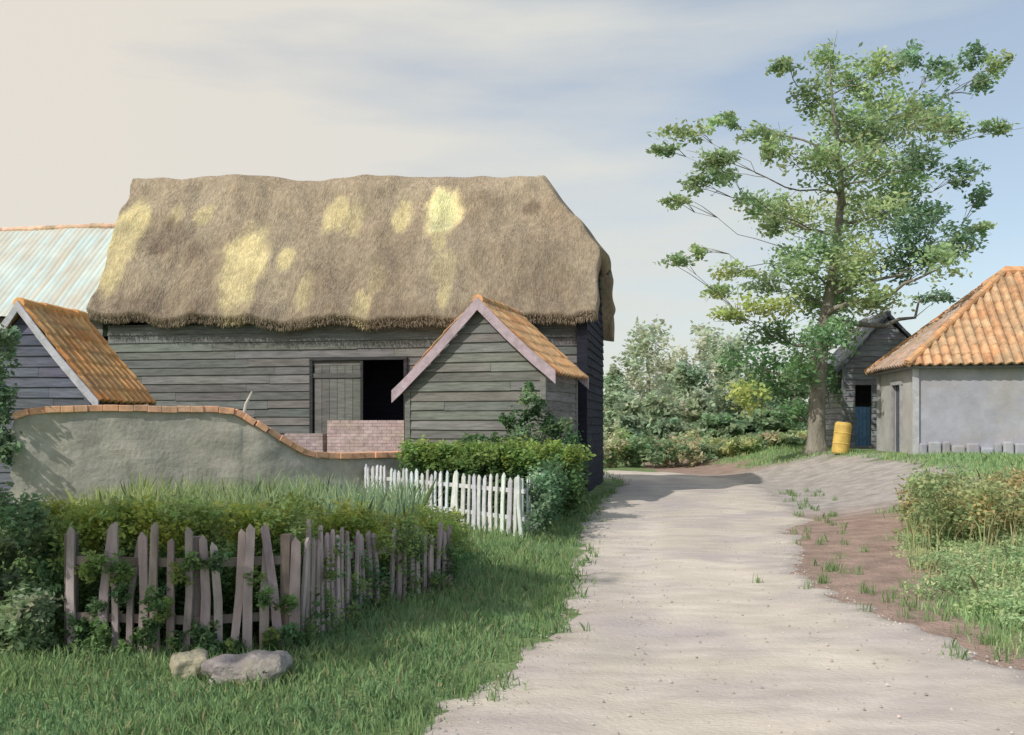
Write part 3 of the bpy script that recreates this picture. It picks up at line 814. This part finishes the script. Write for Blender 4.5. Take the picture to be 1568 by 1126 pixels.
for i in range(10):
    a = random.uniform(0, math.pi * 2); rr = random.uniform(2.2, 4.2)
    cl.append((Vector((gx(1300, TD) + rr * math.cos(a) * .6, TD + (1.2 + abs(rr * math.sin(a))) * (1 if i % 2 else -1), random.uniform(6.5, 12))), (.8, .8, .6), 340, .10, (.42, .54, .28)))
tb = Vector((gx(1250, TD), TD, Hf(gx(1250, TD), TD) - .1))
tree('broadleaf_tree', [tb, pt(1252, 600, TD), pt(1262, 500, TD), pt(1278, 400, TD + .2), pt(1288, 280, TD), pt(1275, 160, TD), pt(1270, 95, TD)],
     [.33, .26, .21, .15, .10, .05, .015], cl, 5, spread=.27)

# orchard tree left of the lane: its shade falls on the lawn
random.seed(3)
tx, ty = -7.3, 4.3
c2 = [(Vector((tx + random.uniform(-2.0, 1.5), ty + random.uniform(-1.4, 1.2), random.uniform(5.3, 7.4))), (.8, .8, .5), 850, .075, (.20, .31, .13)) for _ in range(20)]
tree('orchard_tree', [Vector((tx, ty, 0)), Vector((tx + .1, ty, 1.6)), Vector((tx - .1, ty + .1, 4.2)), Vector((tx, ty, 6.6))], [.2, .17, .13, .04], c2, 9)

# ================================================================ DISTANT TREES
random.seed(21)
cl = []; mb = MB()
def dtree(px, ptop, d, wpx, col, n=2600, size=.16):
    top = gz(ptop, d); x = gx(px, d); r = wpx / F * d
    b = Hf(x, d); hh = top - b
    for k in range(16):
        f = random.uniform(.12, .86)
        rr = r * math.sqrt(max(.05, 1 - ((f - .42) / .56) ** 2))
        a = random.uniform(0, 6.28); q = rr * .5 * random.random() ** .5
        cl.append((Vector((x + q * math.cos(a), d + q * math.sin(a), b + hh * f)), (max(.5, rr * .62), max(.5, rr * .62), hh * .14), n // 16, size, np.array(col) * random.uniform(.88, 1.15)))
    mb.tube([(x, d, b), (x + .1, d, b + hh * .5), (x, d, b + hh * .75)], [.14, .10, .03], (.34, .33, .28), seg=6)
g1, g2, g3 = (.58, .64, .47), (.49, .58, .41), (.42, .52, .35)  # pale greens, with aerial haze mixed into the leaf colour
for px, t, d, w, c in ((940, 545, 50, 32, g2), (990, 468, 52, 50, g1), (1025, 495, 58, 44, g1), (1050, 530, 48, 42, g2),
                       (1085, 485, 56, 54, g1), (1120, 510, 50, 44, g2), (965, 590, 46, 36, g2), (1010, 600, 45, 36, g3), (1070, 590, 44, 38, g2),
                       (1160, 550, 48, 46, g3), (1215, 560, 50, 44, g3), (1270, 555, 52, 44, g3), (1320, 560, 54, 40, g3), (1105, 625, 42, 34, (.29, .41, .24)), (1190, 625, 42, 38, (.27, .39, .23)), (1145, 640, 43, 30, (.20, .31, .19)),
                       (1380, 560, 60, 50, g2), (1460, 540, 62, 50, g2), (1550, 560, 62, 50, g2), (1640, 540, 60, 50, g2), (880, 560, 58, 40, g2), (800, 580, 60, 40, g2), (960, 635, 44, 24, (.30, .41, .28)), (1020, 640, 44, 24, (.34, .45, .31))):
    dtree(px, t, d, w, c)
for i in range(70):
    a = 2 * math.pi * i / 70; R = 130 + random.uniform(-10, 10); x, y = R * math.cos(a), R * math.sin(a)
    hh = random.uniform(3.5, 6.5)
    cl.append((Vector((x, y, hh * .45 + .5)), (7.5, 5, hh * .5), 260, .8, np.array((.44, .52, .40)) * random.uniform(.85, 1.15)))
leaves('distant_trees', cl, None, 77, .26)
mb.build('trunks', M_BARK, bpy.data.objects['distant_trees'])

cl = []
for px in range(925, 1260, 10):
    d = 39 + random.uniform(-1.5, 1.5); t = 668 + random.uniform(-10, 10)
    x = gx(px, d); b = Hf(x, d); top = gz(t, d)
    if top < b + .3: top = b + .6
    cl.append((Vector((x, d, (b + top) / 2)), (.6, .7, (top - b) * .5), 420, .10, random.choice([(.56, .61, .32), (.48, .58, .29), (.30, .42, .24), (.60, .56, .37), (.36, .47, .29)])))
leaves('far_hedge', cl, None, 5)

# ================================================================ NEAR VEGETATION
random.seed(31)
cl = []
for i in range(36):
    t = i / 35; px = 634 + 236 * t; d = 17.9 - 0.6 * t + random.uniform(-.35, .35)
    x = gx(px, d); top = gz(684 + random.uniform(-10, 10), d)
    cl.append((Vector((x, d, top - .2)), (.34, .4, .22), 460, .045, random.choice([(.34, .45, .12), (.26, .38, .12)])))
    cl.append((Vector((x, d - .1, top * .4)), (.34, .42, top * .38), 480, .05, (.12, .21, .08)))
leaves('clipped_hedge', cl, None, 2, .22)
cl = []
for px, py, r in ((808, 610, 14), (800, 640, 18), (830, 625, 17), (845, 655, 20), (862, 650, 14), (790, 675, 22), (820, 675, 26), (855, 680, 24), (870, 675, 14), (812, 592, 8), (778, 645, 10), (720, 678, 14), (750, 682, 16)):
    d = 19.3 + random.uniform(-.2, .2); c = pt(px, py, d); cl.append((c, (r / F * d, .25, r / F * d * 1.1), 300, .045, random.choice([(.10, .19, .09), (.14, .25, .11), (.26, .37, .20)])))
for px in range(770, 885, 12):
    d = 19.2; x = gx(px, d); cl.append((Vector((x, d, .7)), (.25, .3, .65), 420, .05, (.10, .19, .08)))
leaves('climbing_shrub', cl, None, 3, .25)
cl = []
for i in range(22):
    t = i / 21; x = .38 + 1.12 * t; y = 13.9 + 8.2 * t
    cl.append((Vector((x, y + .2, .35 + .3 * random.random() + .25 * t)), (.22, .4, .42 + .15 * t), 420, .04, random.choice([(.12, .22, .11), (.24, .37, .22), (.10, .18, .09)])))
leaves('verge_shrub', cl, None, 4, .22)
cl = []
for px, py, r in ((5, 520, 20), (-5, 560, 34), (5, 610, 28), (-10, 660, 34), (10, 690, 26), (-40, 540, 40), (-50, 620, 44)):
    d = 15.8; cl.append((pt(px, py, d), (r / F * d, .35, r / F * d), 600, .055, random.choice([(.28, .40, .26), (.22, .33, .20)])))
leaves('elder_bush', cl, None, 6)
cl = []
for i in range(40):
    px = random.uniform(-90, 96); py = random.uniform(740, 1030); d = 7.2 + random.uniform(-.4, .5)
    if px > 40: py = max(py, 785)
    cl.append((pt(px, py, d), (.15, .2, .14), 460, .028, random.choice([(.18, .28, .14), (.24, .35, .18), (.44, .50, .35), (.30, .40, .22)])))
leaves('laurel_bush', cl, None, 7, .24)
cl = []
for i in range(220):
    px = random.uniform(60, 700)
    d0 = float(np.interp(px, [85, 300, 455, 560, 700], [7.0, 6.9, 7.15, 8.6, 9.9]))
    hi = i % 2 == 0
    d = d0 + .25 + random.random() * 1.9
    if hi: top = gz(772 - 8 * math.sin(px * .03) + (16 if px > 600 else 0) + random.uniform(-10, 30), d)
    else: top = gz(random.uniform(820, 960), d)
    top = min(1.25, max(.25, top))
    x = gx(px, d)
    col = random.choice([(.42, .48, .11), (.52, .55, .16), (.33, .43, .12), (.38, .48, .18)]) if hi else random.choice([(.16, .27, .10), (.20, .32, .12), (.30, .40, .14), (.13, .23, .11)])
    cl.append((Vector((x, d, top - .12)), (.18, .22, .13), 400, .024, col))
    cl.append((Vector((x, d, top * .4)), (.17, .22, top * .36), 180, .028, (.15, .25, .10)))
for i in range(75):
    px = random.uniform(110, 720)
    d0 = float(np.interp(px, [85, 300, 455, 560, 700], [7.0, 6.9, 7.15, 8.6, 9.9])) + random.uniform(-.14, .04)
    if px > 455: zc = random.uniform(.05, .6); rr = .15
    else: zc = random.uniform(.02, .2) if random.random() < .6 else random.uniform(.3, .7); rr = .08
    cl.append((Vector((gx(px, d0), d0, zc + Hf(gx(px, d0), d0))), (rr, .07, rr), 200, .021, random.choice([(.20, .32, .13), (.32, .42, .15), (.16, .27, .13)])))
leaves('garden_border_plants', cl, None, 8, .24)
Pn = []; hh = []; ww = []; cc = []
for i in range(7500):
    px = random.uniform(120, 640)
    t = (px - 90) / 630
    d = random.uniform(9.6, 15.6 + 2.0 * t); x = gx(px, d)
    if x > -2.6 and d > 13.0 + (-(x) * 1.0): continue
    tuft = .5 + .5 * noise.noise(Vector((x * 1.8, d * .9, 0)))
    if random.random() > .2 + tuft: continue
    Pn.append((x, d, Hf(x, d)))
    top = gz(776 - 78 * tuft, d)
    if px < 200: top *= .8
    hh.append(max(.12, min(.95, top * random.uniform(.45, 1.1)))); ww.append(random.uniform(.008, .024))
    g_ = random.random() * .5 + (1 - (px - 120) / 520) * .5
    c1 = np.array((.50, .54, .17)); c0 = np.array((.27, .44, .32)); cc.append((c0 * (1 - g_) + c1 * g_) * random.uniform(.7, 1.2))
blades('iris_and_tall_grass', np.array(Pn), np.array(hh), np.array(ww), np.full(len(Pn), .5), np.array(cc), seed=3)
cl = []; Pn = []; hh = []; ww = []; cc = []
for i in range(80):
    px = random.uniform(1400, 1720); d = random.uniform(12.5, 17.5); x = gx(px, d)
    b = Hf(x, d); top = gz(725 + random.uniform(-14, 60), d) - .1
    if x < np.interp(d, *XR) + 1.3: continue
    cl.append((Vector((x, d, max(b + .15, top - .2))), (.26, .3, .22), 380, .038, random.choice([(.52, .52, .26), (.40, .48, .24), (.54, .46, .24), (.34, .44, .22)])))
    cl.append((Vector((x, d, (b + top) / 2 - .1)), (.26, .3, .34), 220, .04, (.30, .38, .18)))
for i in range(120):
    px = random.uniform(1385, 1700); d = random.uniform(8.0, 13.5); x = gx(px, d); b = Hf(x, d)
    if x < np.interp(d, *XR) + .75 + .3 * math.sin(d * 3): continue
    cl.append((Vector((x, d, b + .06)), (.26, .28, .07 + .10 * random.random() ** 2), 330, .024, random.choice([(.44, .59, .30), (.50, .63, .34), (.37, .50, .26)])))
leaves('verge_weeds', cl, None, 9, .3)
for i in range(1600):
    d = random.uniform(9, 18); px = random.uniform(1390, 1740); x = gx(px, d)
    if x < np.interp(d, *XR) + 1.0: continue
    Pn.append((x, d, Hf(x, d))); hh.append(random.uniform(.2, .6) * (1 if d > 12 else .5)); ww.append(random.uniform(.004, .010))
    cc.append(np.array(random.choice([(.52, .50, .28), (.40, .50, .24), (.54, .46, .26)])) * random.uniform(.8, 1.2))
# stray tufts along both lane edges
for i in range(260):
    y = 4.6 + 20 * random.random() ** 1.5; left_ = random.random() < .6
    xe = np.interp(y, *(XL if left_ else XR)) + (random.gauss(.02, .16) if left_ else random.gauss(.25, .3))
    for k in range(16):
        x = xe + random.gauss(0, .035); y2 = y + random.gauss(0, .035)
        Pn.append((x, y2, Hf(x, y2))); hh.append(random.uniform(.05, .15)); ww.append(random.uniform(.002, .004) * (1 + .05 * y)); cc.append(np.array((.26, .38, .17)) * random.uniform(.8, 1.25))
blades('verge_tall_grass', np.array(Pn), np.array(hh), np.array(ww), np.full(len(Pn), .5), np.array(cc), seed=4)

# ---------------------------------------------------------------- turf
r = np.random.default_rng(8)
n = 240000
yy = 3.8 + 36 * r.random(n) ** 2.0
xx = (r.random(n) * 2 - 1) * (.62 * yy + .6)
xl = np.interp(yy, *XL); xr_ = np.interp(yy, *XR)
jl = .18 * np.sin(yy * 3.3) + .14 * np.sin(yy * 7.9 + 2) + r.normal(0, .10, n)
left = (xx < xl + jl - .02) & ~((yy > 22.8) & (xx < 3))
wobr = .35 * np.sin(yy * 1.9) + .25 * np.sin(yy * 4.3 + xx * 2)
ee = np.where(yy > 9.5, 1.75, .5) - wobr * np.where(yy > 9.5, .8, .4)
right = (xx > xr_ + ee + r.normal(0, .15, n)) & ~((yy > 27) & (xx > 11)) & ~((yy > 18) & (yy < 32) & (xx < xr_ + 3.4))
keep = left | right
xx, yy = xx[keep], yy[keep]; lf_ = left[keep]
P = np.stack([xx, yy, H(xx, yy)], 1); n = len(xx)
sc = 1 + .06 * yy
patch = .5 + .5 * np.sin(xx * 2.1 + 1.3 * np.sin(yy * 1.7)) * np.cos(yy * 1.1 + xx)
patch2 = .5 + .5 * np.sin(xx * 5.3 + 2 * np.sin(yy * 3.1)) * np.cos(yy * 4.1 - xx * 2)
h = r.uniform(.018, .055, n) * (.8 + .7 * patch + .7 * patch2 ** 3) * np.minimum(sc, 2.2)
w = r.uniform(.0022, .0045, n) * sc * 1.2
ca = np.array([.17, .32, .17]); cb_ = np.array([.34, .45, .19]); ck = (patch * .4 + patch2 * .2 + r.random(n) * .4)[:, None]
C = ca * (1 - ck) + cb_ * ck
dry = r.random(n) < .05; C[dry] = np.array([.50, .44, .26])
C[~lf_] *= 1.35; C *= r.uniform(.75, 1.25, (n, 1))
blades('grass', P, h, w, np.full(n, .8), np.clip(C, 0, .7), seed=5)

# ================================================================ SKY + SUN
S = Vector((-.64, -.54, .76)).normalized()
el = math.asin(S.z); az = math.atan2(S.x, S.y)
w = bpy.data.worlds.new('World'); bpy.context.scene.world = w; w.use_nodes = True
nt = w.node_tree; N, K = nt.nodes, nt.links
for q in list(N): N.remove(q)
out = N.new('ShaderNodeOutputWorld'); bg = N.new('ShaderNodeBackground')
sky = N.new('ShaderNodeTexSky'); sky.sky_type = 'NISHITA'; sky.sun_disc = False
sky.sun_elevation = el; sky.sun_rotation = az; sky.dust_density = 1.0; sky.air_density = 1.0
bg.inputs['Strength'].default_value = .15
tc = N.new('ShaderNodeTexCoord'); mp = N.new('ShaderNodeMapping'); mp.inputs['Scale'].default_value = (1.3, 1.3, 6.5); mp.inputs['Rotation'].default_value = (.0, .10, 0)
K.new(tc.outputs['Generated'], mp.inputs['Vector'])
nz = N.new('ShaderNodeTexNoise'); nz.inputs['Scale'].default_value = 1.6; nz.inputs['Detail'].default_value = 6; nz.inputs['Roughness'].default_value = .5
K.new(mp.outputs[0], nz.inputs['Vector'])
sx = N.new('ShaderNodeSeparateXYZ'); K.new(tc.outputs['Generated'], sx.inputs[0])
def math_(op, a, b):
    m_ = N.new('ShaderNodeMath'); m_.operation = op
    for i, q in enumerate((a, b)):
        if isinstance(q, (int, float)): m_.inputs[i].default_value = q
        else: K.new(q, m_.inputs[i])
    return m_.outputs[0]
f1 = math_('MULTIPLY', sx.outputs['X'], -1.0)
f2 = math_('MULTIPLY', sx.outputs['Z'], -1.1)
f3 = math_('MULTIPLY', math_('SUBTRACT', nz.outputs['Fac'], .5), 2.0)
fs_ = math_('ADD', math_('ADD', f1, f2), math_('ADD', f3, 1.05))
cl_ = N.new('ShaderNodeClamp'); K.new(fs_, cl_.inputs[0]); cl_.inputs['Min'].default_value = .35; cl_.inputs['Max'].default_value = .96
cx = math_('ADD', math_('MULTIPLY', sx.outputs['X'], 1.1), .40)
cc_ = N.new('ShaderNodeClamp'); K.new(cx, cc_.inputs[0])
cm = N.new('ShaderNodeMixRGB'); K.new(cc_.outputs[0], cm.inputs['Fac'])
cm.inputs['Color1'].default_value = (5.35, 5.0, 4.45, 1); cm.inputs['Color2'].default_value = (4.6, 5.0, 4.9, 1)
mx = N.new('ShaderNodeMixRGB'); K.new(cl_.outputs[0], mx.inputs['Fac']); K.new(sky.outputs[0], mx.inputs['Color1'])
K.new(cm.outputs[0], mx.inputs['Color2'])
K.new(mx.outputs[0], bg.inputs['Color']); K.new(bg.outputs[0], out.inputs['Surface'])
ld = bpy.data.lights.new('sun', 'SUN'); ld.energy = 3.3; ld.angle = math.radians(.8); ld.color = (1, .95, .86)
lo = bpy.data.objects.new('sun', ld); bpy.context.scene.collection.objects.link(lo); lo.rotation_euler = S.to_track_quat('Z', 'Y').to_euler()

# ================================================================ CAMERA
cd = bpy.data.cameras.new('camera'); cd.sensor_width = 36; cd.lens = 36 * F / 1568; cd.shift_y = 87 / 1568; cd.clip_end = 3000; cd.clip_start = .05
co = bpy.data.objects.new('camera', cd); bpy.context.scene.collection.objects.link(co); co.location = (0, 0, EYE); co.rotation_euler = (math.pi / 2, 0, 0)
sc_ = bpy.context.scene; sc_.camera = co
sc_.view_settings.view_transform = 'Standard'; sc_.view_settings.look = 'None'; sc_.view_settings.exposure = 0
